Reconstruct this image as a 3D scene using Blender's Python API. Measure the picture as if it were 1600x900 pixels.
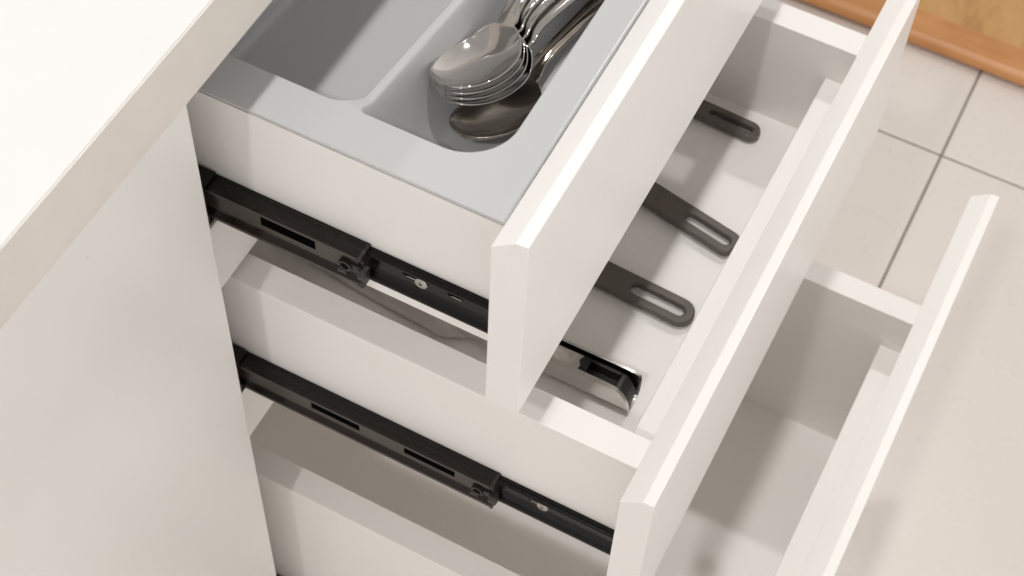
import bpy, bmesh, math, random
from mathutils import Vector, Matrix

random.seed(7)
for o in list(bpy.data.objects):
    bpy.data.objects.remove(o, do_unlink=True)
scene = bpy.context.scene
C = scene.collection
MM = 0.001

# ------------------------------------------------------------------ camera
cam_d = bpy.data.cameras.new('camera')
cam = bpy.data.objects.new('camera', cam_d)
C.objects.link(cam)
R_ = Vector((0.8873526, 0.4600151, 0.0314875))
U_ = Vector((-0.3885001, 0.7091280, 0.5883920))
D_ = Vector((-0.2483405, 0.5343441, -0.8079625))
m = Matrix.Identity(4)
for i in range(3):
    m[i][0], m[i][1], m[i][2] = R_[i], U_[i], -D_[i]
m.translation = Vector((326.6136, -364.3184, 618.6332)) * MM
cam.matrix_world = m
cam_d.sensor_width = 36.0
cam_d.lens = 2694.861 / 1600 * 36.0
cam_d.shift_x = -(800.717 - 800) / 1600
cam_d.shift_y = -(450 - 315.725) / 1600
cam_d.clip_start = 0.02
cam_d.clip_end = 50
cam_d.dof.use_dof = True
cam_d.dof.focus_distance = 0.86
cam_d.dof.aperture_fstop = 20.0
scene.camera = cam

# ------------------------------------------------------------------ world: the pale kitchen around
world = bpy.data.worlds.new('World')
scene.world = world
world.use_nodes = True
bg = world.node_tree.nodes['Background']
wnt = world.node_tree
wtc = wnt.nodes.new('ShaderNodeTexCoord')
wsx = wnt.nodes.new('ShaderNodeSeparateXYZ')
wnt.links.new(wtc.outputs['Generated'], wsx.inputs[0])
wrp = wnt.nodes.new('ShaderNodeValToRGB')
# pale kitchen walls lit by the downlights, ceiling a little dimmer
wrp.color_ramp.elements[0].position = 0.0
wrp.color_ramp.elements[0].color = (1.0, 0.955, 0.915, 1)
wrp.color_ramp.elements[1].position = 0.9
wrp.color_ramp.elements[1].color = (0.42, 0.40, 0.38, 1)
wrp.color_ramp.interpolation = 'EASE'
wnt.links.new(wsx.outputs['Z'], wrp.inputs[0])
wnt.links.new(wrp.outputs[0], bg.inputs[0])
bg.inputs[1].default_value = 1.13

# ------------------------------------------------------------------ ceiling downlights
def downlight(x, y, z, power, col=(1.0, 0.982, 0.96), radius=0.05):
    l = bpy.data.lights.new('ceiling_lamp', 'POINT')
    l.energy = power
    l.color = col
    l.shadow_soft_size = radius
    o = bpy.data.objects.new('ceiling_lamp', l)
    o.location = (x * MM, y * MM, z * MM)
    C.objects.link(o)
downlight(185, -1490, 2130, 58)
downlight(180, 180, 2130, 56)
downlight(130, 1850, 2130, 44)
downlight(-1560, 300, 2130, 34)

vs = scene.view_settings
vs.view_transform = 'Standard'
vs.look = 'None'
vs.exposure = 0.0
vs.gamma = 1.0
vs.use_curve_mapping = False
scene.render.engine = 'CYCLES'
scene.cycles.max_bounces = 14
scene.cycles.diffuse_bounces = 12
scene.cycles.caustics_reflective = True

# ------------------------------------------------------------------ materials
def new_mat(name):
    mt = bpy.data.materials.new(name)
    mt.use_nodes = True
    nt = mt.node_tree
    return mt, nt, nt.nodes['Principled BSDF']

def noise(nt, scale, detail=4, rough=0.5, coord='Object', stretch=None):
    tc = nt.nodes.new('ShaderNodeTexCoord')
    mp = nt.nodes.new('ShaderNodeMapping')
    nt.links.new(tc.outputs[coord], mp.inputs[0])
    if stretch:
        mp.inputs['Scale'].default_value = stretch
    n = nt.nodes.new('ShaderNodeTexNoise')
    n.inputs['Scale'].default_value = scale
    n.inputs['Detail'].default_value = detail
    n.inputs['Roughness'].default_value = rough
    nt.links.new(mp.outputs[0], n.inputs['Vector'])
    return n

def ramp(nt, src, stops):
    r = nt.nodes.new('ShaderNodeValToRGB')
    e = r.color_ramp.elements
    while len(e) > 1:
        e.remove(e[-1])
    e[0].position, e[0].color = stops[0][0], (*stops[0][1], 1)
    for p, c in stops[1:]:
        k = e.new(p)
        k.color = (*c, 1)
    nt.links.new(src, r.inputs[0])
    return r

def bump(nt, bsdf, src, strength, dist=0.001):
    b = nt.nodes.new('ShaderNodeBump')
    b.inputs['Strength'].default_value = strength
    b.inputs['Distance'].default_value = dist
    nt.links.new(src, b.inputs['Height'])
    nt.links.new(b.outputs[0], bsdf.inputs['Normal'])

def simple(name, c0, c1, scale, rough, metal=0.0, bscale=None, bstr=0.1, bdist=0.0004, spec=0.5, rvar=0.08, stretch=None):
    mt, nt, b = new_mat(name)
    n = noise(nt, scale, 5, 0.6, stretch=stretch)
    r = ramp(nt, n.outputs[0], [(0.3, c0), (0.7, c1)])
    nt.links.new(r.outputs[0], b.inputs['Base Color'])
    b.inputs['Metallic'].default_value = metal
    b.inputs['Specular IOR Level'].default_value = spec
    n2 = noise(nt, scale * 2.3, 4, 0.6, stretch=stretch)
    mr = nt.nodes.new('ShaderNodeMapRange')
    mr.inputs['To Min'].default_value = max(0.02, rough - rvar)
    mr.inputs['To Max'].default_value = rough + rvar
    nt.links.new(n2.outputs[0], mr.inputs[0])
    nt.links.new(mr.outputs[0], b.inputs['Roughness'])
    if bscale:
        n3 = noise(nt, bscale, 3, 0.6, stretch=stretch)
        bump(nt, b, n3.outputs[0], bstr, bdist)
    return mt

M = {}
M['laminate'] = simple('white_laminate', (0.852, 0.832, 0.808), (0.872, 0.854, 0.834), 9, 0.36, bscale=900, bstr=0.10, bdist=0.0002, spec=0.4)
def add_specks(mt, amount=0.035, scale=420, tint=(0.50, 0.46, 0.42)):
    nt = mt.node_tree
    b = nt.nodes['Principled BSDF']
    src = b.inputs['Base Color'].links[0].from_socket
    tc = nt.nodes.new('ShaderNodeTexCoord')
    vo = nt.nodes.new('ShaderNodeTexVoronoi')
    vo.inputs['Scale'].default_value = scale
    nt.links.new(tc.outputs['Object'], vo.inputs['Vector'])
    lt = nt.nodes.new('ShaderNodeMath'); lt.operation = 'LESS_THAN'
    lt.inputs[1].default_value = 0.20
    nt.links.new(vo.outputs['Distance'], lt.inputs[0])
    sc = nt.nodes.new('ShaderNodeSeparateColor')
    nt.links.new(vo.outputs['Color'], sc.inputs[0])
    l2 = nt.nodes.new('ShaderNodeMath'); l2.operation = 'LESS_THAN'
    l2.inputs[1].default_value = amount
    nt.links.new(sc.outputs[0], l2.inputs[0])
    mu = nt.nodes.new('ShaderNodeMath'); mu.operation = 'MULTIPLY'
    nt.links.new(lt.outputs[0], mu.inputs[0]); nt.links.new(l2.outputs[0], mu.inputs[1])
    m2 = nt.nodes.new('ShaderNodeMath'); m2.operation = 'MULTIPLY'
    nt.links.new(mu.outputs[0], m2.inputs[0]); m2.inputs[1].default_value = 0.55
    mx = nt.nodes.new('ShaderNodeMix'); mx.data_type = 'RGBA'
    nt.links.new(m2.outputs[0], mx.inputs[0])
    nt.links.new(src, mx.inputs[6])
    mx.inputs[7].default_value = (*tint, 1)
    nt.links.new(mx.outputs[2], b.inputs['Base Color'])
add_specks(M['laminate'], 0.0012, 260, (0.62, 0.58, 0.54))
M['edge'] = simple('white_edge_band', (0.858, 0.840, 0.818), (0.876, 0.860, 0.842), 9, 0.34, bscale=600, bstr=0.08, bdist=0.0002, spec=0.4)
M['counter'] = simple('counter_laminate', (0.715, 0.712, 0.703), (0.74, 0.738, 0.73), 25, 0.42, bscale=1200, bstr=0.1, bdist=0.0002, spec=0.35)
M['counter_edge'] = simple('counter_edge_laminate', (0.70, 0.66, 0.615), (0.74, 0.70, 0.655), 35, 0.5, bscale=900, bstr=0.15, bdist=0.0003, spec=0.3)
M['tray'] = simple('grey_plastic', (0.525, 0.530, 0.537), (0.533, 0.538, 0.545), 14, 0.19, bscale=3000, bstr=0.05, bdist=0.0002, rvar=0.02, spec=0.45)
M['black_steel'] = simple('black_steel', (0.006, 0.0048, 0.004), (0.012, 0.0096, 0.008), 60, 0.18, metal=0.0, bscale=500, bstr=0.25, bdist=0.0003, rvar=0.07, stretch=(0.15, 1, 1), spec=0.30)
M['lit_steel'] = simple('lit_black_steel', (0.034, 0.028, 0.023), (0.060, 0.050, 0.042), 90, 0.34, bscale=500, bstr=0.2, bdist=0.0003, stretch=(0.2, 1, 1), spec=0.45)  # same black paint, lighter to put the light on upright faces into colour
M['black_gloss'] = simple('black_gloss_steel', (0.003, 0.0025, 0.002), (0.007, 0.006, 0.005), 60, 0.22, bscale=400, bstr=0.2, bdist=0.0003, stretch=(0.15, 1, 1), spec=0.22)
M['black_plastic'] = simple('black_plastic', (0.010, 0.0085, 0.0075), (0.017, 0.014, 0.012), 90, 0.42, bscale=900, bstr=0.2)
M['nylon'] = simple('dark_nylon', (0.090, 0.076, 0.067), (0.118, 0.101, 0.091), 70, 0.46, bscale=1400, bstr=0.22, bdist=0.0003)
M['zinc'] = simple('zinc', (0.42, 0.41, 0.39), (0.60, 0.58, 0.56), 300, 0.26, metal=1.0)
M['slot_shade'] = simple('recess_shade', (0.002, 0.002, 0.002), (0.003, 0.003, 0.003), 60, 0.9, spec=0.0)  # near-black paint for the shade inside slots and screw recesses
M['sticker'] = simple('worn_sticker', (0.42, 0.385, 0.35), (0.66, 0.62, 0.58), 260, 0.6, bscale=700, bstr=0.4)

def steel_mat(name, rough, c0, c1, stretch):
    mt, nt, b = new_mat(name)
    n = noise(nt, 120, 6, 0.65, stretch=stretch)
    r = ramp(nt, n.outputs[0], [(0.25, c0), (0.75, c1)])
    nt.links.new(r.outputs[0], b.inputs['Base Color'])
    b.inputs['Metallic'].default_value = 1.0
    n2 = noise(nt, 55, 5, 0.7)
    mr = nt.nodes.new('ShaderNodeMapRange')
    mr.inputs['To Min'].default_value = rough * 0.55
    mr.inputs['To Max'].default_value = rough * 1.6
    nt.links.new(n2.outputs[0], mr.inputs[0])
    nt.links.new(mr.outputs[0], b.inputs['Roughness'])
    n3 = noise(nt, 38, 3, 0.5)
    bump(nt, b, n3.outputs[0], 0.12, 0.0006)
    return mt
M['steel'] = steel_mat('stainless_steel', 0.075, (0.50, 0.48, 0.455), (0.62, 0.60, 0.575), (1, 0.25, 1))
M['steel_warm'] = steel_mat('warm_reflection_steel', 0.13, (0.36, 0.31, 0.26), (0.50, 0.445, 0.39), (1, 0.4, 1))  # warm tint puts the lowest spoon's brownish reflections into its colour
M['steel_tongs'] = steel_mat('brushed_steel', 0.19, (0.62, 0.60, 0.575), (0.78, 0.76, 0.735), (0.2, 1, 1))

def wood_mat(name, dark, mid, light, sc, stretch):
    mt, nt, b = new_mat(name)
    n = noise(nt, sc, 8, 0.62, stretch=stretch)
    n.inputs['Distortion'].default_value = 1.2
    r = ramp(nt, n.outputs[0], [(0.28, dark), (0.48, mid), (0.72, light)])
    nt.links.new(r.outputs[0], b.inputs['Base Color'])
    b.inputs['Roughness'].default_value = 0.34
    n3 = noise(nt, sc * 12, 4, 0.6, stretch=stretch)
    bump(nt, b, n3.outputs[0], 0.15, 0.0006)
    return mt
add_specks(M['tray'], 0.003, 500, (0.66, 0.66, 0.65))
add_specks(M['black_steel'], 0.05, 900, (0.12, 0.11, 0.10))
add_specks(M['black_gloss'], 0.06, 900, (0.16, 0.15, 0.14))
add_specks(M['nylon'], 0.03, 900, (0.22, 0.20, 0.19))
M['wood_panel'] = wood_mat('burl_wood', (0.36, 0.165, 0.055), (0.53, 0.295, 0.105), (0.59, 0.365, 0.15), 13, (1, 0.4, 1))
M['wood_base'] = wood_mat('stained_wood', (0.43, 0.18, 0.055), (0.54, 0.245, 0.085), (0.60, 0.305, 0.12), 14, (0.25, 1, 1))

def tile_mat():
    mt, nt, b = new_mat('ceramic_tile')
    n = noise(nt, 5.5, 6, 0.55, coord='Object')
    r = ramp(nt, n.outputs[0], [(0.2, (0.738, 0.682, 0.638)), (0.5, (0.744, 0.689, 0.645)), (0.8, (0.750, 0.696, 0.652))])
    nt.links.new(r.outputs[0], b.inputs['Base Color'])
    n2 = noise(nt, 30, 4, 0.6)
    mr = nt.nodes.new('ShaderNodeMapRange')
    mr.inputs['To Min'].default_value = 0.20
    mr.inputs['To Max'].default_value = 0.38
    nt.links.new(n2.outputs[0], mr.inputs[0])
    nt.links.new(mr.outputs[0], b.inputs['Roughness'])
    n3 = noise(nt, 18, 3, 0.5)
    bump(nt, b, n3.outputs[0], 0.06, 0.001)
    return mt
M['tile'] = tile_mat()
M['grout'] = simple('grout', (0.30, 0.265, 0.235), (0.38, 0.34, 0.305), 40, 0.8, bscale=400, bstr=0.4)

# ------------------------------------------------------------------ mesh helpers (all lengths in mm)
def link(name, me, mat, parent=None):
    o = bpy.data.objects.new(name, me)
    me.materials.clear()
    me.materials.append(M[mat])
    C.objects.link(o)
    if parent is not None:
        o.parent = parent
    return o

def finish(bm, name, mat, parent=None, bevel=0.0, segs=2, smooth=False, angle=35):
    bmesh.ops.remove_doubles(bm, verts=bm.verts, dist=1e-4)
    bmesh.ops.recalc_face_normals(bm, faces=bm.faces)
    if bevel > 0:
        ed = [e for e in bm.edges if len(e.link_faces) == 2 and e.calc_face_angle(0) > math.radians(angle)]
        bmesh.ops.bevel(bm, geom=ed, offset=bevel, segments=segs, profile=0.5, affect='EDGES', clamp_overlap=True)
    bmesh.ops.scale(bm, vec=(MM, MM, MM), verts=bm.verts)
    me = bpy.data.meshes.new(name)
    bm.to_mesh(me)
    bm.free()
    if smooth:
        me.polygons.foreach_set('use_smooth', [True] * len(me.polygons))
    return link(name, me, mat, parent)

def box_bm(bm, x0, x1, y0, y1, z0, z1):
    v = [bm.verts.new((x, y, z)) for x in (x0, x1) for y in (y0, y1) for z in (z0, z1)]
    for f in ((0, 1, 3, 2), (4, 6, 7, 5), (0, 4, 5, 1), (2, 3, 7, 6), (0, 2, 6, 4), (1, 5, 7, 3)):
        bm.faces.new([v[i] for i in f])

def box(name, mat, parent, x0, x1, y0, y1, z0, z1, bevel=0.6, segs=2):
    bm = bmesh.new()
    box_bm(bm, x0, x1, y0, y1, z0, z1)
    return finish(bm, name, mat, parent, bevel, segs)

def prism_bm(bm, prof, axis, a0, a1):
    """prof: list of 2D points; axis 'y' -> (x,z) profile, axis 'x' -> (y,z) profile, 'z' -> (x,y)"""
    def P(p, a):
        return {'y': (p[0], a, p[1]), 'x': (a, p[0], p[1]), 'z': (p[0], p[1], a)}[axis]
    A = [bm.verts.new(P(p, a0)) for p in prof]
    B = [bm.verts.new(P(p, a1)) for p in prof]
    n = len(prof)
    bm.faces.new(A)
    bm.faces.new(B[::-1])
    for i in range(n):
        bm.faces.new((A[i], B[i], B[(i + 1) % n], A[(i + 1) % n]))

def prism(name, mat, parent, prof, axis, a0, a1, bevel=0.0, segs=2, smooth=False, angle=35):
    bm = bmesh.new()
    prism_bm(bm, prof, axis, a0, a1)
    return finish(bm, name, mat, parent, bevel, segs, smooth, angle)

def thing(name, label, cat, group=None, loc=(0, 0, 0)):
    o = bpy.data.objects.new(name, None)
    o.empty_display_size = 0.05
    C.objects.link(o)
    o.location = Vector(loc) * MM
    o['label'] = label
    o['category'] = cat
    if group:
        o['group'] = group
    return o

def tag(o, label, cat, group=None):
    o['label'] = label
    o['category'] = cat
    if group:
        o['group'] = group
    return o

# ------------------------------------------------------------------ fitted dimensions
ZF = -790.0
T = 17.4
YF0, YF1 = 3.0, 392.5          # drawer fronts
YS, YE = 32.87, 346.28         # box sides: near outer face, far inner face
SIDE = 18.0
CTX, CTZ0, CTZ1 = 11.0, 56.1, 93.6
PLINTH = ZF + 110

# ------------------------------------------------------------------ floor
gr = 2.8
floor = box('floor', 'grout', None, -1200, 2000, -1600, 2000, ZF - 40, ZF - 2.5, bevel=0)
floor['kind'] = 'structure'
TS = 600.0
tile_me = None
for ix in range(-2, 3):
    for iy in range(-3, 2):
        x0 = 258 + ix * TS + gr / 2
        y0 = 835.7 + iy * TS + gr / 2
        if tile_me is None:
            t = box('tile', 'tile', floor, 0, TS - gr, 0, TS - gr, -8, 0, bevel=1.2)
            tile_me = t.data
        else:
            t = bpy.data.objects.new('tile', tile_me)
            C.objects.link(t)
            t.parent = floor
        t.location = Vector((x0, y0, ZF + random.uniform(-0.15, 0.15))) * MM

# ------------------------------------------------------------------ low wooden platform at the edge of the tiles
wd = thing('wooden_platform', 'honey coloured wooden platform with rounded solid edging at the edge of the tiled floor', 'wooden platform', loc=(300, 1100, ZF))
def wprism(name, mat, prof, x0, x1, bevel=0, smooth=False):
    bm = bmesh.new()
    prism_bm(bm, prof, 'x', x0, x1)
    bmesh.ops.translate(bm, vec=-wd.location / MM, verts=bm.verts)
    return finish(bm, name, mat, wd, bevel, 2, smooth)
nose = []
for k in range(9):
    a = -math.pi / 2 - math.pi * k / 8
    nose.append((969 + 8.5 * math.cos(a), ZF + 11.5 + 8.5 * math.sin(a)))
wprism('edging', 'wood_base', [(1000, ZF + 3)] + nose + [(1000, ZF + 20)], -700, 1300)
wprism('plinth', 'wood_base', [(974, ZF + 0.3), (1600, ZF + 0.3), (1600, ZF + 2.9), (974, ZF + 2.9)], -698, 1298)
wprism('panel', 'wood_panel', [(1000.3, ZF + 3), (1600, ZF + 3), (1600, ZF + 19.4), (1000.3, ZF + 19.4)], -699, 1299, 0.4)

# ------------------------------------------------------------------ countertop
ct = thing('countertop', 'white kitchen countertop with beige front edge above the drawers', 'countertop', loc=(0, 0, CTZ0))
def rel(bm, o):
    bmesh.ops.translate(bm, vec=-o.location / MM, verts=bm.verts)
bm = bmesh.new(); box_bm(bm, -640, CTX - 1.0, -1100, 900, CTZ0, CTZ1); rel(bm, ct)
finish(bm, 'slab', 'counter', ct, 0.25, 2)
bm = bmesh.new(); box_bm(bm, CTX - 0.95, CTX, -1100, 900, CTZ0, CTZ1 - 0.25); rel(bm, ct)
finish(bm, 'edge_band', 'counter_edge', ct, 0.2, 2)

# ------------------------------------------------------------------ neighbouring cabinet with its closed door
nc = thing('base_cabinet', 'base cabinet with plain white closed door left of the drawers', 'cabinet', loc=(-300, -300, ZF))
def cbox(name, mat, root, *a, bevel=0.6):
    bm = bmesh.new(); box_bm(bm, *a); rel(bm, root)
    return finish(bm, name, mat, root, bevel, 2)
bm = bmesh.new()
box_bm(bm, -T, 0, -597, 0, PLINTH + 2, 37.5)
rel(bm, nc)
# rounded outer edges of the door leaf
finish(bm, 'door', 'laminate', nc, 1.6, 4)
cbox('carcass', 'laminate', nc, -580, -20, -598, 0.5, PLINTH, CTZ0 - 0.5)
cbox('plinth', 'laminate', nc, -66, -50, -598, 0.5, ZF, PLINTH - 0.5)

# ------------------------------------------------------------------ drawer cabinet carcass
dc = thing('drawer_cabinet', 'white drawer cabinet carcass behind the three open drawers', 'drawer cabinet', loc=(-300, 198, ZF))
cbox('side_panel', 'laminate', dc, -580, -20.5, 2.0, 20.0, PLINTH, CTZ0 - 0.6)
cbox('side_panel', 'laminate', dc, -580, -20.5, 376.0, 394.0, PLINTH, CTZ0 - 0.6)
cbox('back_panel', 'laminate', dc, -598, -581, 2.0, 394.0, PLINTH, CTZ0 - 0.6)
cbox('bottom_panel', 'laminate', dc, -580, -20.5, 20.3, 375.7, PLINTH, PLINTH + 18)
cbox('rail', 'laminate', dc, -38.5, -20.5, 20.3, 375.7, -154.5, -100.0)
cbox('rail', 'laminate', dc, -38.5, -20.5, 20.3, 375.7, -318.8, -262.0)
cbox('rail', 'laminate', dc, -100, -20.5, 20.3, 375.7, CTZ0 - 19, CTZ0 - 0.6)
cbox('plinth', 'laminate', dc, -66, -50, 1.0, 394, ZF, PLINTH - 0.5)

# ------------------------------------------------------------------ drawers
def front_profile(x, zt, zb):
    return [(x, zb), (x, zt - 10.1), (x + 11.4, zt - 0.2), (x + T - 0.5, zt + 0.4), (x + T, zt - 0.2), (x + T, zb)]

SLIDE_PROF = [(0, 0), (-1.8, 0), (-2.2, -0.55), (-3.6, -0.55), (-4.0, 0), (-6.2, 0), (-6.5, -0.4), (-7.3, -0.4), (-7.6, 0), (-8.6, 0), (-9.7, -1.0), (-9.7, -3.2), (-9.2, -4.0), (-7.8, -4.8), (-7.4, -5.8), (-7.4, -19.4),
              (-7.8, -20.4), (-9.0, -21.8), (-9.7, -22.6), (-9.7, -25.6), (-8.6, -26.6), (0, -26.6)]
RUN_PROF = [(0, -0.4), (-1.2, -0.4), (-1.5, -0.9), (-2.3, -0.9), (-2.6, -0.4), (-3.6, -0.4), (-4.6, -1.2), (-4.6, -2.4), (-3.8, -3.2), (-2.6, -3.8), (-1.9, -5.0), (-1.5, -6.6), (-1.5, -15.4),
            (-1.9, -17.4), (-2.8, -19.0), (-4.2, -20.0), (-4.8, -20.8), (-4.8, -22.4), (-3.8, -23.4), (0, -23.4)]

def stadium(cx, cy, L, r, n=8):
    """closed loop, long axis along x"""
    pts = []
    for k in range(n + 1):
        a = -math.pi / 2 + math.pi * k / n
        pts.append((cx + L / 2 - r + r * math.cos(a), cy + r * math.sin(a)))
    for k in range(n + 1):
        a = math.pi / 2 + math.pi * k / n
        pts.append((cx - L / 2 + r + r * math.cos(a), cy + r * math.sin(a)))
    return pts

def screw_bm(bm, x, y, z, r=3.6):
    """countersunk head facing -y with a raised cross recess"""
    n = 20
    rings = [(r, 0.0), (r, -0.5), (r * 0.86, -0.95), (r * 0.62, -1.1)]
    loops = []
    for rr, dy in rings:
        loops.append([bm.verts.new((x + rr * math.cos(2 * math.pi * k / n), y + dy, z + rr * math.sin(2 * math.pi * k / n))) for k in range(n)])
    for a, b in zip(loops, loops[1:]):
        for k in range(n):
            bm.faces.new((a[k], a[(k + 1) % n], b[(k + 1) % n], b[k]))
    c = bm.verts.new((x, y - 0.35, z))
    # star shaped recess
    star = []
    for k in range(n):
        rr = r * (0.55 if k % 5 == 0 else 0.2)
        star.append(bm.verts.new((x + rr * math.cos(2 * math.pi * k / n + 0.5), y - 1.0, z + rr * math.sin(2 * math.pi * k / n + 0.5))))
    for k in range(n):
        bm.faces.new((loops[-1][k], loops[-1][(k + 1) % n], star[(k + 1) % n], star[k]))
        bm.faces.new((star[k], star[(k + 1) % n], c))

def slide(root, zt, x_front, x_end, slots, screws, holes, near=True):
    """telescopic slide on the near side of a drawer box. zt = top height"""
    bm = bmesh.new()
    prism_bm(bm, [(YS - 0.1 + a, zt + b) for a, b in SLIDE_PROF], 'x', -260, x_end)
    rel(bm, root)
    s = finish(bm, 'slide', 'black_steel', root, 0.35, 2, angle=25)
    bm = bmesh.new()
    prism_bm(bm, [(YS - 0.15 + a, zt - 1.4 + b) for a, b in RUN_PROF], 'x', x_end + 0.3, x_front - 0.6)
    rel(bm, root)
    r = finish(bm, 'runner', 'black_gloss', s, 0.35, 2, angle=25)
    # lighter strips painting the light that falls on the web and both lips
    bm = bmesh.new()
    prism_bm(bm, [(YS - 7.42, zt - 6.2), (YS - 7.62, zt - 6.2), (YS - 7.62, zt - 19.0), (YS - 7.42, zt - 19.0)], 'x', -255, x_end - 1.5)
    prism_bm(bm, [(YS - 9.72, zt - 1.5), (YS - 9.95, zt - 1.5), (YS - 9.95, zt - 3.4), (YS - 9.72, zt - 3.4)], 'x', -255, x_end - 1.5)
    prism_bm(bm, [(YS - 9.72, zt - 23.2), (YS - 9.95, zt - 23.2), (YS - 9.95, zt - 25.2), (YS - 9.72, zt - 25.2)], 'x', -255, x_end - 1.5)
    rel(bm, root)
    finish(bm, 'lit_strip', 'lit_steel', s)
    # black blocks on the web, painted shade of oblong punched slots
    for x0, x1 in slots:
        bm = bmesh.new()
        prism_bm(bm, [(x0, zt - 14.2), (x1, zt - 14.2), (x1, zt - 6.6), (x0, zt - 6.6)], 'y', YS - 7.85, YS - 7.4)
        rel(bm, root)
        finish(bm, 'slot', 'slot_shade', s)
    # plastic end clip
    bm = bmesh.new()
    prism_bm(bm, [(YS - 0.2 + a * 1.03, zt + 0.3 + b * 1.02) for a, b in SLIDE_PROF], 'x', x_end - 0.2, x_end + 1.6)
    bmk = [(-6.0, -10.5), (-10.2, -11.2), (-11.0, -15), (-10.4, -19.0), (-6.0, -20.5)]
    prism_bm(bm, [(YS + a, zt + b) for a, b in bmk], 'x', x_end - 1.0, x_end + 3.8)
    rel(bm, root)
    finish(bm, 'end_clip', 'black_plastic', s, 0.4, 2)
    # curled latch in front of the clip
    bm = bmesh.new()
    n = 14
    cx, cz = x_end - 8.0, zt - 12.5
    yA, yB = YS - 7.4, YS - 10.6
    A = []
    for k in range(n):
        a = 2 * math.pi * k / n
        for rr in (3.7, 2.3):
            for yy in (yA, yB):
                A.append(bm.verts.new((cx + rr * 1.05 * math.cos(a), yy, cz + rr * math.sin(a))))
    for k in range(n):
        i, j = 4 * k, 4 * ((k + 1) % n)
        bm.faces.new((A[i], A[j], A[j + 1], A[i + 1]))
        bm.faces.new((A[i + 2], A[i + 3], A[j + 3], A[j + 2]))
        bm.faces.new((A[i + 1], A[j + 1], A[j + 3], A[i + 3]))
        bm.faces.new((A[i], A[i + 2], A[j + 2], A[j]))
    box_bm(bm, cx - 4.6, cx + 0.6, yB + 0.4, yA, cz - 7.6, cz - 4.6)
    box_bm(bm, cx + 3.2, cx + 9.0, yB + 1.2, yA, cz - 2.6, cz + 2.2)
    rel(bm, root)
    finish(bm, 'latch', 'black_plastic', s, 0.35, 2)
    for x in holes:
        bm = bmesh.new()
        prism_bm(bm, stadium(x, zt - 9.2, 8.5, 1.9), 'y', YS - 2.0, YS - 1.7)
        rel(bm, root)
        o = finish(bm, 'slot', 'slot_shade', r)
        o.data.materials.append(M['zinc'])  # bright sliver painted in for the lit lower edge of the slot
        bm = bmesh.new()
        bm.from_mesh(o.data)
        k0 = len(bm.faces)
        loc = root.location / MM
        sl = [((x - 2.6 - loc[0]) * MM, (zt - 10.9 - loc[2]) * MM), ((x + 3.6 - loc[0]) * MM, (zt - 10.9 - loc[2]) * MM), ((x + 3.2 - loc[0]) * MM, (zt - 10.0 - loc[2]) * MM), ((x - 1.8 - loc[0]) * MM, (zt - 10.3 - loc[2]) * MM)]
        yv = (YS - 2.06 - loc[1]) * MM
        f = bm.faces.new([bm.verts.new((a, yv, b)) for a, b in sl])
        f.material_index = 1
        bm.to_mesh(o.data)
        bm.free()
    for x in screws:
        bm = bmesh.new()
        screw_bm(bm, x, YS - 1.9, zt - 11.2)
        rel(bm, root)
        o = finish(bm, 'screw', 'zinc', r, smooth=False)
        o.data.materials.append(M['slot_shade'])
        for p in o.data.polygons:
            if len(p.vertices) == 3:
                p.material_index = 1
    return s

def drawer(label, xf, zt, zb, side_top, floor_z, wall_top, side_bot):
    root = thing('drawer', label, 'drawer', 'open drawers of the white cabinet', loc=(xf - 225, 198, side_bot))
    def b(name, mat, *a, bevel=0.5):
        bm = bmesh.new(); box_bm(bm, *a); rel(bm, root)
        return finish(bm, name, mat, root, bevel, 2)
    xb = xf - 450
    b('side_panel', 'laminate', xb, xf - 0.05, YS, YS + SIDE, side_bot, side_top)
    b('side_panel', 'laminate', xb, xf - 0.05, YE, YE + SIDE, side_bot, side_top)
    b('back_panel', 'laminate', xb, xb + 18, YS + SIDE + 0.1, YE - 0.1, side_bot + 14, side_top - 10)
    b('front_wall', 'laminate', xf - 17.4, xf - 0.05, YS + SIDE + 0.1, YE - 0.1, side_bot, wall_top)
    b('bottom_panel', 'laminate', xb + 1, xf - 17.5, YS + SIDE + 0.05, YE - 0.05, floor_z - 8, floor_z, bevel=0)
    bm = bmesh.new()
    prism_bm(bm, front_profile(xf, zt, zb), 'y', YF0, YF1)
    rel(bm, root)
    finish(bm, 'front_panel', 'edge', root, 1.0, 3, angle=20)
    return root

X1, X2, X3 = 147.0, 221.6, 310.7
d1 = drawer('top drawer holding the grey cutlery tray with spoons', X1, 36.0, -103.0, -2.94, -92.0, -20.0, -104.0)
d2 = drawer('middle drawer with black utensil handles and steel tongs lying in it', X2, -130.0, -274.9, -159.3, -244.3, -188.2, -258.0)
d3 = drawer('deep empty bottom drawer pulled out farthest, nearest the tiled floor', X3, -286.9, -660.0, -395.0, -581.7, -433.2, -600.0)

slide(d1, -64.5, X1, 67.0, [(10.0, 41.0)], [97.0], [91.0, 115.5])
slide(d2, -233.5, X2, 142.5, [(26.5, 58), (87, 119)], [171.0], [166.0])
slide(d3, -552.0, X3, 210.0, [(90, 121), (155, 186)], [240.0], [235.0])
# members screwed to the cabinet side, seen inside the opening
for zt in (-64.5, -233.5, -552.0):
    bm = bmesh.new()
    prism_bm(bm, [(20.2, zt + 2.2), (33.0 - 1.0, zt + 2.2), (33.0 - 1.0, zt + 0.6), (22.0, zt + 0.6), (22.0, zt - 27.4), (32.0, zt - 27.4), (32.0, zt - 29.0), (20.2, zt - 29.0)], 'x', -480, -19)
    rel(bm, dc)
    finish(bm, 'cabinet_rail', 'black_steel', dc, 0.3, 2)

# ------------------------------------------------------------------ cutlery tray (real thickness, moulded wells)
tr = thing('cutlery_tray', 'grey moulded plastic cutlery tray filling the top drawer', 'cutlery tray', loc=(-60, 198, -52))
ZT = -0.1
SKEW = 0.085
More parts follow.
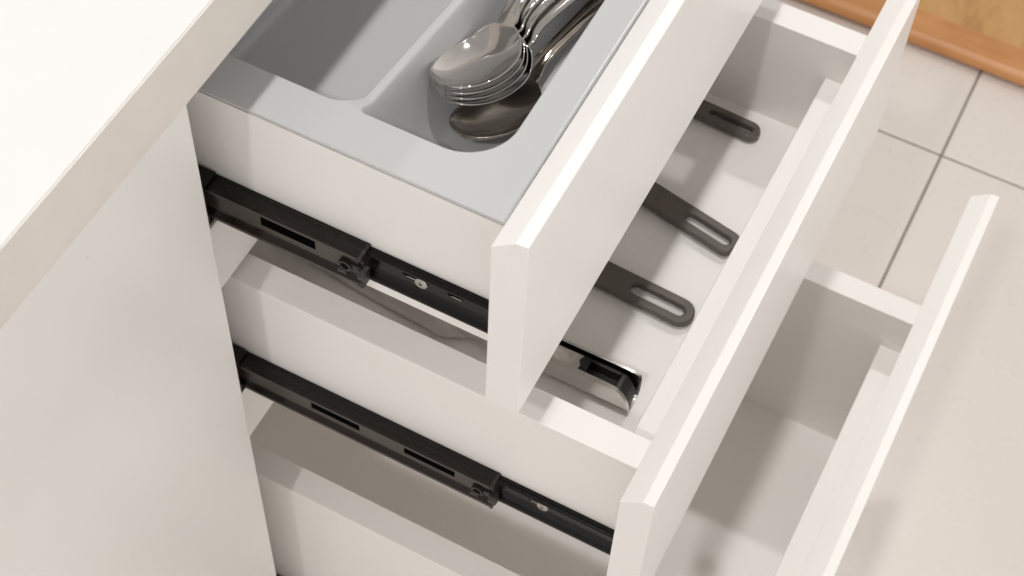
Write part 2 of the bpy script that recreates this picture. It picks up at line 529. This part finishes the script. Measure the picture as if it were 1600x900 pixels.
# x0, x1, y0, y1, corner radius right, left, wall width right, left
wells = [(51.5, 118.6, 58.5, 336.0, 25.0, 3.0, 8.0, 21.0), (-62.0, 46.5, 58.5, 336.0, 13.0, 17.0, 7.0, 18.0),
         (-176.0, -76.0, 60.0, 336.0, 17.0, 17.0, 8.0, 18.0), (-284.0, -190.0, 60.0, 336.0, 17.0, 17.0, 8.0, 18.0)]
DEP = 52.0
def smooth01(t):
    t = max(0.0, min(1.0, t))
    return t * t * (3 - 2 * t)
def well_depth(x, y, w):
    x0, x1, y0, y1, ra, rb, wa, wb = w
    xs = x
    cx, cy, hx, hy = (x0 + x1) / 2, (y0 + y1) / 2, (x1 - x0) / 2, (y1 - y0) / 2
    k = smooth01((xs - cx) / hx * 0.5 + 0.5)
    r = ra if xs > cx else rb
    qx, qy = abs(xs - cx) - hx + r, abs(y - cy) - hy + r
    d = -(min(max(qx, qy), 0) + math.hypot(max(qx, 0), max(qy, 0)) - r)
    # wall width: narrow at the right wall and the ends, wide at the left wall
    dl = xs - x0
    dend = min(y - y0, y1 - y)
    left = smooth01((min(x1 - xs, dend) - dl) / 12.0 + 0.5)
    W = wa + (wb - wa) * left
    e = 1.6 + 1.4 * left
    def core(q):
        if q <= 0: return 0.0
        if q >= W: return DEP
        return DEP * (1 - (1 - q / W) ** 2.2)
    if d <= -e:
        return 0.0
    if d < e:
        t = (d + e) / (2 * e)
        return core(e) * t * t
    return core(d)
def tray_h(x, y):
    xs = x
    dip = 3.0 * smooth01((y - 57) / 12.0) * smooth01((xs - 40) / 6.0) * smooth01((62 - xs) / 6.0)
    return max(dip, max(well_depth(x, y, w) for w in wells))
def tray():
    xs = []
    x = -306.0
    while x < 138.0:
        xs.append(x); x += (0.8 if 38 < x < 126 else 1.5) if x > -70 else 4.0
    xs.append(138.6)
    ys = []
    y = YS - 0.1
    while y < 362:
        ys.append(y); y += (0.8 if 50 < y < 95 else 1.6) if y < 210 else 3.5
    ys.append(YE + SIDE + 0.1)
    nx, ny = len(xs), len(ys)
    V, F = [], []
    for xx in xs:
        for yy in ys:
            fade = smooth01((112.0 - xx) / 55.0) * smooth01((xx + 306.0) / 16.0)
            V.append((xx + SKEW * (yy - 62) * fade, yy, ZT - tray_h(xx, yy)))
    for i in range(nx - 1):
        for j in range(ny - 1):
            a = i * ny + j
            F.append((a, a + ny, a + ny + 1, a + 1))
    # thin rim skirt
    ring = [i * ny for i in range(nx)] + [(nx - 1) * ny + j for j in range(1, ny)] + [i * ny + ny - 1 for i in range(nx - 2, -1, -1)] + [j for j in range(ny - 2, 0, -1)]
    base = len(V)
    for k in ring:
        V.append((V[k][0], V[k][1], ZT - 1.4))
    n = len(ring)
    for k in range(n):
        F.append((ring[k], base + k, base + (k + 1) % n, ring[(k + 1) % n]))
    ox, oy, oz = tr.location / MM
    me = bpy.data.meshes.new('tray_shell')
    me.from_pydata([((a - ox) * MM, (b - oy) * MM, (c - oz) * MM) for a, b, c in V], [], F)
    me.polygons.foreach_set('use_smooth', [len(p.vertices) == 4 and p.index < (nx - 1) * (ny - 1) for p in me.polygons])
    return link('tray_shell', me, 'tray', tr)
tray()

# ------------------------------------------------------------------ spoons
def spoon_mesh(fluted=True):
    """axis +y: bowl centre at origin, tip at -y, handle to +y. rim level z=0"""
    stations = []
    n = 26
    for k in range(n + 1):
        a = -math.pi / 2 + (math.pi * 0.93) * k / n
        y = 28.0 * math.sin(a)
        w = 18.8 * max(0.0, math.cos(a)) ** 0.92
        w *= 1.0 - 0.06 * (y / 28.0)
        stations.append((y, max(w, 0.25), 1.0))
    yl, wl, _ = stations[-1]
    hs = [(yl + 3, 5.3), (yl + 7, 4.4), (yl + 12, 3.9), (yl + 20, 3.7), (yl + 32, 3.8), (yl + 48, 4.4), (yl + 66, 5.4), (yl + 84, 6.6), (yl + 100, 7.8), (yl + 112, 8.4), (yl + 119, 7.4), (yl + 123, 4.6), (yl + 124, 0.6)]
    for y, w in hs:
        stations.append((y, w, 0.0))
    tc = [-1, -0.93, -0.82, -0.66, -0.45, -0.22, 0, 0.22, 0.45, 0.66, 0.82, 0.93, 1]
    top, bot, lip = [], [], []
    for y, w, inb in stations:
        # rim / spine height along the length
        if y <= 24:
            base = 0.012 * max(0, y) ** 1.6 * 0.5
        else:
            base = 0.0
        lift = 0.0
        if y > 14:
            q = min(1.0, (y - 14) / 24.0)
            lift = 10.5 * (q * q * (3 - 2 * q))
        if y > 30:
            lift += 0.235 * (y - 30) - 0.0006 * (y - 30) ** 2
        g = max(0.0, 1 - (abs(y + 2) / 28.5) ** 2.3) if y < 26 else 0.0
        row_t, row_b = [], []
        for t in tc:
            dz = -6.3 * g * (1 - abs(t) ** 2.2)
            if inb == 0.0:
                # convex stem with beaded edges
                q = min(1.0, (y - yl) / 14.0)
                dz += q * (1.1 * (1 - t * t))
                if fluted:
                    bead = 0.75 if abs(t) > 0.88 else (-0.55 if abs(t) > 0.6 else (0.3 if abs(t) < 0.5 else 0.0))
                    dz += bead * min(1.0, max(0.0, (y - yl - 6) / 14.0))
            z = lift + dz
            row_t.append((t * w, y, z))
            th = 1.3 if inb else 1.9
            row_b.append((t * w, y, z - th))
        # rounded rim on both long edges
        for sgn, row in ((-1, 'a'), (1, 'b')):
            e = row_t[0] if sgn < 0 else row_t[-1]
            eb = row_b[0] if sgn < 0 else row_b[-1]
            lip.append((sgn, (e[0] + sgn * 0.35, e[1], e[2] - 0.15), (e[0] + sgn * 0.5, e[1], (e[2] + eb[2]) / 2), (e[0] + sgn * 0.3, e[1], eb[2] + 0.2)))
        top.append(row_t); bot.append(row_b)
    V, F = [], []
    nt = len(tc)
    for r in top: V += r
    off = len(V)
    for r in bot: V += r
    ns = len(stations)
    for i in range(ns - 1):
        for j in range(nt - 1):
            a = i * nt + j
            F.append((a, a + 1, a + nt + 1, a + nt))
            b = off + a
            F.append((b, b + nt, b + nt + 1, b + 1))
    lo = len(V)
    for sg, p1, p2, p3 in lip:
        V += [p1, p2, p3]
    for i in range(ns - 1):
        for e in (0, 1):
            j = 0 if e == 0 else nt - 1
            c0 = [i * nt + j] + [lo + (i * 2 + e) * 3 + q for q in range(3)] + [off + i * nt + j]
            c1 = [(i + 1) * nt + j] + [lo + ((i + 1) * 2 + e) * 3 + q for q in range(3)] + [off + (i + 1) * nt + j]
            for q in range(4):
                f = (c0[q], c1[q], c1[q + 1], c0[q + 1])
                F.append(f if e == 0 else f[::-1])
    for i in (0, ns - 1):
        for j in range(nt - 1):
            a = i * nt + j
            q = (a, off + a, off + a + 1, a + 1)
            F.append(q if i == 0 else q[::-1])
    me = bpy.data.meshes.new('spoon')
    me.from_pydata([(x * MM, y * MM, z * MM) for x, y, z in V], [], F)
    me.validate()
    bm = bmesh.new(); bm.from_mesh(me)
    bmesh.ops.recalc_face_normals(bm, faces=bm.faces)
    for e in bm.edges:
        if len(e.link_faces) == 2 and e.calc_face_angle(0) > math.radians(62):
            e.smooth = False
    bm.to_mesh(me); bm.free()
    me.polygons.foreach_set('use_smooth', [True] * len(me.polygons))
    return me

sp_f = spoon_mesh(True)
sp_p = spoon_mesh(False)
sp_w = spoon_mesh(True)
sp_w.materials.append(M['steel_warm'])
SP = [
    # mesh, x, y, z, yaw (deg, + = handle towards -x), pitch (deg, + = handle up), roll, label
    (sp_f, 77.7, 121.8, -14.0, -5, -14.5, -14.5, 'polished steel tablespoon lying on top of the spoon stack'),
    (sp_f, 78.6, 122.3, -18.2, -8, -14.0, -12.5, 'second steel tablespoon in the stack, its rim just under the top spoon'),
    (sp_f, 79.6, 123.2, -22.0, -11, -13.0, -10.0, 'third steel tablespoon of the stack, between the second and the plain one'),
    (sp_p, 80.9, 124.1, -26.0, -15, -12.0, -7.5, 'plain handled steel tablespoon at the bottom of the nested stack'),
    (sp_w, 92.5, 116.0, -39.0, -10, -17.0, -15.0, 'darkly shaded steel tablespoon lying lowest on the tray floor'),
]
for me, x, y, z, yaw, pit, rol, lab in SP:
    o = bpy.data.objects.new('spoon', me)
    if not me.materials:
        me.materials.append(M['steel'])
    C.objects.link(o)
    o.location = Vector((x, y, z)) * MM
    o.rotation_euler = (Matrix.Rotation(math.radians(yaw), 3, 'Z') @ Matrix.Rotation(math.radians(pit), 3, 'X') @ Matrix.Rotation(math.radians(rol), 3, 'Y')).to_euler()
    tag(o, lab, 'spoon', 'tablespoons in the cutlery tray')

# ------------------------------------------------------------------ black utensils in the middle drawer
def utensil(label, name, tip, yaw, width, slot0, slot1, zc, th, pitch, head, tipr=None):
    """handle tip at (x,y); handle runs from the tip towards -x"""
    root = thing(name, label, 'kitchen utensil', 'black utensils in the middle drawer', loc=(tip[0], tip[1], zc))
    root.rotation_euler = (Matrix.Rotation(math.radians(yaw), 3, 'Z') @ Matrix.Rotation(math.radians(pitch), 3, 'Y')).to_euler()
    L = 150.0
    r = width / 2
    n = 12
    rt = tipr or r
    def ring(x_end, x_start, hw, rr, rl):
        pts = []
        for k in range(n + 1):
            a = -math.pi / 2 + math.pi * k / n
            cx = x_end - rr
            yy = hw * math.sin(a) if rr >= hw - 1e-6 else max(-hw, min(hw, (hw - rr) * (1 if a > 0.001 else (-1 if a < -0.001 else 0)) + rr * math.sin(a)))
            pts.append((cx + rr * math.cos(a), yy))
        for k in range(n + 1):
            a = math.pi / 2 + math.pi * k / n
            pts.append((x_start + rl + rl * math.cos(a), hw * math.sin(a) * (1 if True else 1)))
        return pts
    outer = ring(0, -L, r, rt, 4)
    sw = r - 5.5 if r > 8 else r - 4.4
    inner = ring(-slot1, -slot0, sw, sw, sw)
    bm = bmesh.new()
    N = len(outer)
    lo, li, lo2, li2 = [[bm.verts.new((p[0], p[1], z)) for p in pts] for pts, z in ((outer, th / 2), (inner, th / 2), (outer, -th / 2), (inner, -th / 2))]
    for k in range(N):
        j = (k + 1) % N
        bm.faces.new((lo[k], lo[j], li[j], li[k]))
        bm.faces.new((lo2[j], lo2[k], li2[k], li2[j]))
        bm.faces.new((lo[j], lo[k], lo2[k], lo2[j]))
        bm.faces.new((li[k], li[j], li2[j], li2[k]))
    finish(bm, 'handle', 'nylon', root, 1.3, 4, smooth=False, angle=50)
    bm = bmesh.new()
    if head == 'turner':
        out = [(-L + 2, -6), (-L - 40, -6), (-L - 62, -30), (-L - 140, -37), (-L - 146, 0), (-L - 140, 37), (-L - 62, 30), (-L - 40, 6), (-L + 2, 6)]
        prism_bm(bm, out, 'z', -1.5, 1.8)
        finish(bm, 'blade', 'nylon', root, 0.6, 2)
    else:
        nn = 20
        prism_bm(bm, [(-L + 2, -6), (-L - 48, -6), (-L - 48, 6), (-L + 2, 6)], 'z', -2.5, 2.5)
        ctr = -L - 78
        rings = []
        for q in range(1, 7):
            f = q / 6
            rings.append([bm.verts.new((ctr + 38 * f * math.cos(2 * math.pi * k / nn), 28 * f * math.sin(2 * math.pi * k / nn), -11 * (1 - f * f))) for k in range(nn)])
        c0 = bm.verts.new((ctr, 0, -11.5))
        for k in range(nn):
            bm.faces.new((c0, rings[0][k], rings[0][(k + 1) % nn]))
            for q in range(5):
                bm.faces.new((rings[q][k], rings[q + 1][k], rings[q + 1][(k + 1) % nn], rings[q][(k + 1) % nn]))
        finish(bm, 'bowl', 'nylon', root, 0, smooth=True)
    return root

ZH = -239.0
utensil('black utensil handle nearest the far side of the middle drawer, slim rounded slot', 'serving_spoon', (176.8, 325.0, ZH + 1), -2, 13.4, 35.0, 4.6, ZH - 0.6, 6.6, 0.6, 'spoon')
utensil('middle of three black utensils, square tipped slotted handle against the drawer front', 'slotted_turner', (197.4, 237.2, ZH + 1), -10.5, 17.6, 36.4, 4.3, ZH - 0.6, 5.4, 1.0, 'turner', tipr=5.0)
utensil('black slotted utensil with rounded handle end lying closest to the steel tongs', 'nylon_turner', (195.5, 178.8, ZH), -2.5, 18.4, 41.5, 6.0, ZH - 0.8, 5.4, 0.8, 'turner')

# ------------------------------------------------------------------ steel tongs
tg = thing('tongs', 'folded stainless steel tongs with black insert beside the near side of the middle drawer', 'tongs', 'utensils', loc=(100, 112, -244))
def tongs():
    y0, y1 = 103.6, 120.6
    zb, zt = -243.8, -222.0
    yc, zc = (y0 + y1) / 2, zb + 10.5
    # barrel shaped sheet channel, open at the top, nose of the near wall cut back in a curve
    prof = []
    nn = 26
    for k in range(nn + 1):
        a = math.radians(128 + (412 - 128) * k / nn)
        c, sn = math.cos(a), math.sin(a)
        py = yc + 8.6 * math.copysign(abs(c) ** 0.62, c)
        pz = zc + (10.4 if sn < 0 else 14.2) * math.copysign(abs(sn) ** 0.8, sn)
        prof.append((py, pz))
    zt = max(q[1] for q in prof)
    prof += [(prof[-1][0] + 0.5, prof[-1][1] + 0.5), (prof[-1][0] + 1.6, prof[-1][1] + 0.6)]
    xs = [78 + i * 6 for i in range(0, 16)] + [171, 174, 177, 179, 181, 183, 184.5, 185.8, 186.8, 187.5, 187.9, 188.0]
    bm = bmesh.new()
    rows = []
    for x in xs:
        row = []
        cut = 0.0
        if x > 175:
            q = (x - 175) / 13.0
            cut = 1 - math.sqrt(max(0.0, 1 - q * q))
        for (yy, zz) in prof:
            hh = zz - zb
            lim = (zt - zb) * ((1 - 0.93 * cut) if yy < yc else (1 - 0.10 * cut))
            row.append(bm.verts.new((x, yy, zb + min(hh, lim))))
        rows.append(row)
    for a, b in zip(rows, rows[1:]):
        for j in range(len(prof) - 1):
            bm.faces.new((a[j], b[j], b[j + 1], a[j + 1]))
    bmesh.ops.solidify(bm, geom=bm.faces[:], thickness=1.1)
    rel(bm, tg)
    finish(bm, 'outer_arm', 'steel_tongs', tg, 0, smooth=True)
    # black plastic insert with a recessed window
    bm = bmesh.new()
    X0, X1_ = 128.0, 183.0
    a0, a1 = y0 + 2.2, y1 - 2.2
    zt2 = zt - 4.5
    r0, r1, s0, s1 = 158.0, 177.0, y0 + 4.6, y1 - 4.4
    outer = [(X0, a0), (X1_ - 5, a0), (X1_, a0 + 4), (X1_, a1 - 4), (X1_ - 5, a1), (X0, a1)]
    box_bm(bm, X0, r0, a0, a1, zb + 1, zt2)
    box_bm(bm, r0 + 0.01, r1, a0, s0, zb + 1, zt2)
    box_bm(bm, r0 + 0.01, r1, s1, a1, zb + 1, zt2)
    prism_bm(bm, [(r1 + 0.01, zb + 1), (X1_ + 3.0, zb + 1), (X1_ + 3.2, zb + 6), (X1_ + 1, zb + 11), (X1_ - 3, zt2 - 0.5), (r1 + 0.01, zt2)], 'y', a0, a1)
    box_bm(bm, r0 + 0.02, r1 - 0.01, s0 + 0.01, s1 - 0.01, zb + 1, zt2 - 7)
    rel(bm, tg)
    finish(bm, 'insert', 'black_plastic', tg, 0.5, 2)
    bm = bmesh.new()
    prism_bm(bm, [(134, a0 + 1.6), (152.5, a0 + 0.8), (153.5, a0 + 5), (151.5, a0 + 8), (153.0, a1 - 1.0), (134, a1 - 1.2)], 'z', zt2 + 0.05, zt2 + 0.35)
    rel(bm, tg)
    o = finish(bm, 'sticker', 'sticker', tg)
    o['label'] = 'worn pale sticker on the black insert'
    # spoon shaped gripping head at the other end
    bm = bmesh.new()
    nr, nc = 26, 14
    grid = []
    for i in range(nr + 1):
        f = i / nr
        x = 84 - f * 124
        # neck, quick flare, long taper
        if x > 72:
            w = 8.4 + 6.6 * smooth01((84 - x) / 14.0)
        else:
            w = 15.0 - 10.5 * ((72 - x) / 112.0) ** 0.9
        row = []
        for j in range(nc + 1):
            t = -1 + 2 * j / nc
            z = -241.0 + 13.0 * (1 - abs(t) ** 2.2) + 2.0 * math.sin(f * 9)
            row.append(bm.verts.new((x, 112 + t * w, max(z, -243.0))))
        grid.append(row)
    for i in range(nr):
        for j in range(nc):
            bm.faces.new((grid[i][j], grid[i + 1][j], grid[i + 1][j + 1], grid[i][j + 1]))
    bmesh.ops.solidify(bm, geom=bm.faces[:], thickness=0.9)
    rel(bm, tg)
    finish(bm, 'gripping_head', 'steel_tongs', tg, 0, smooth=True)
tongs()
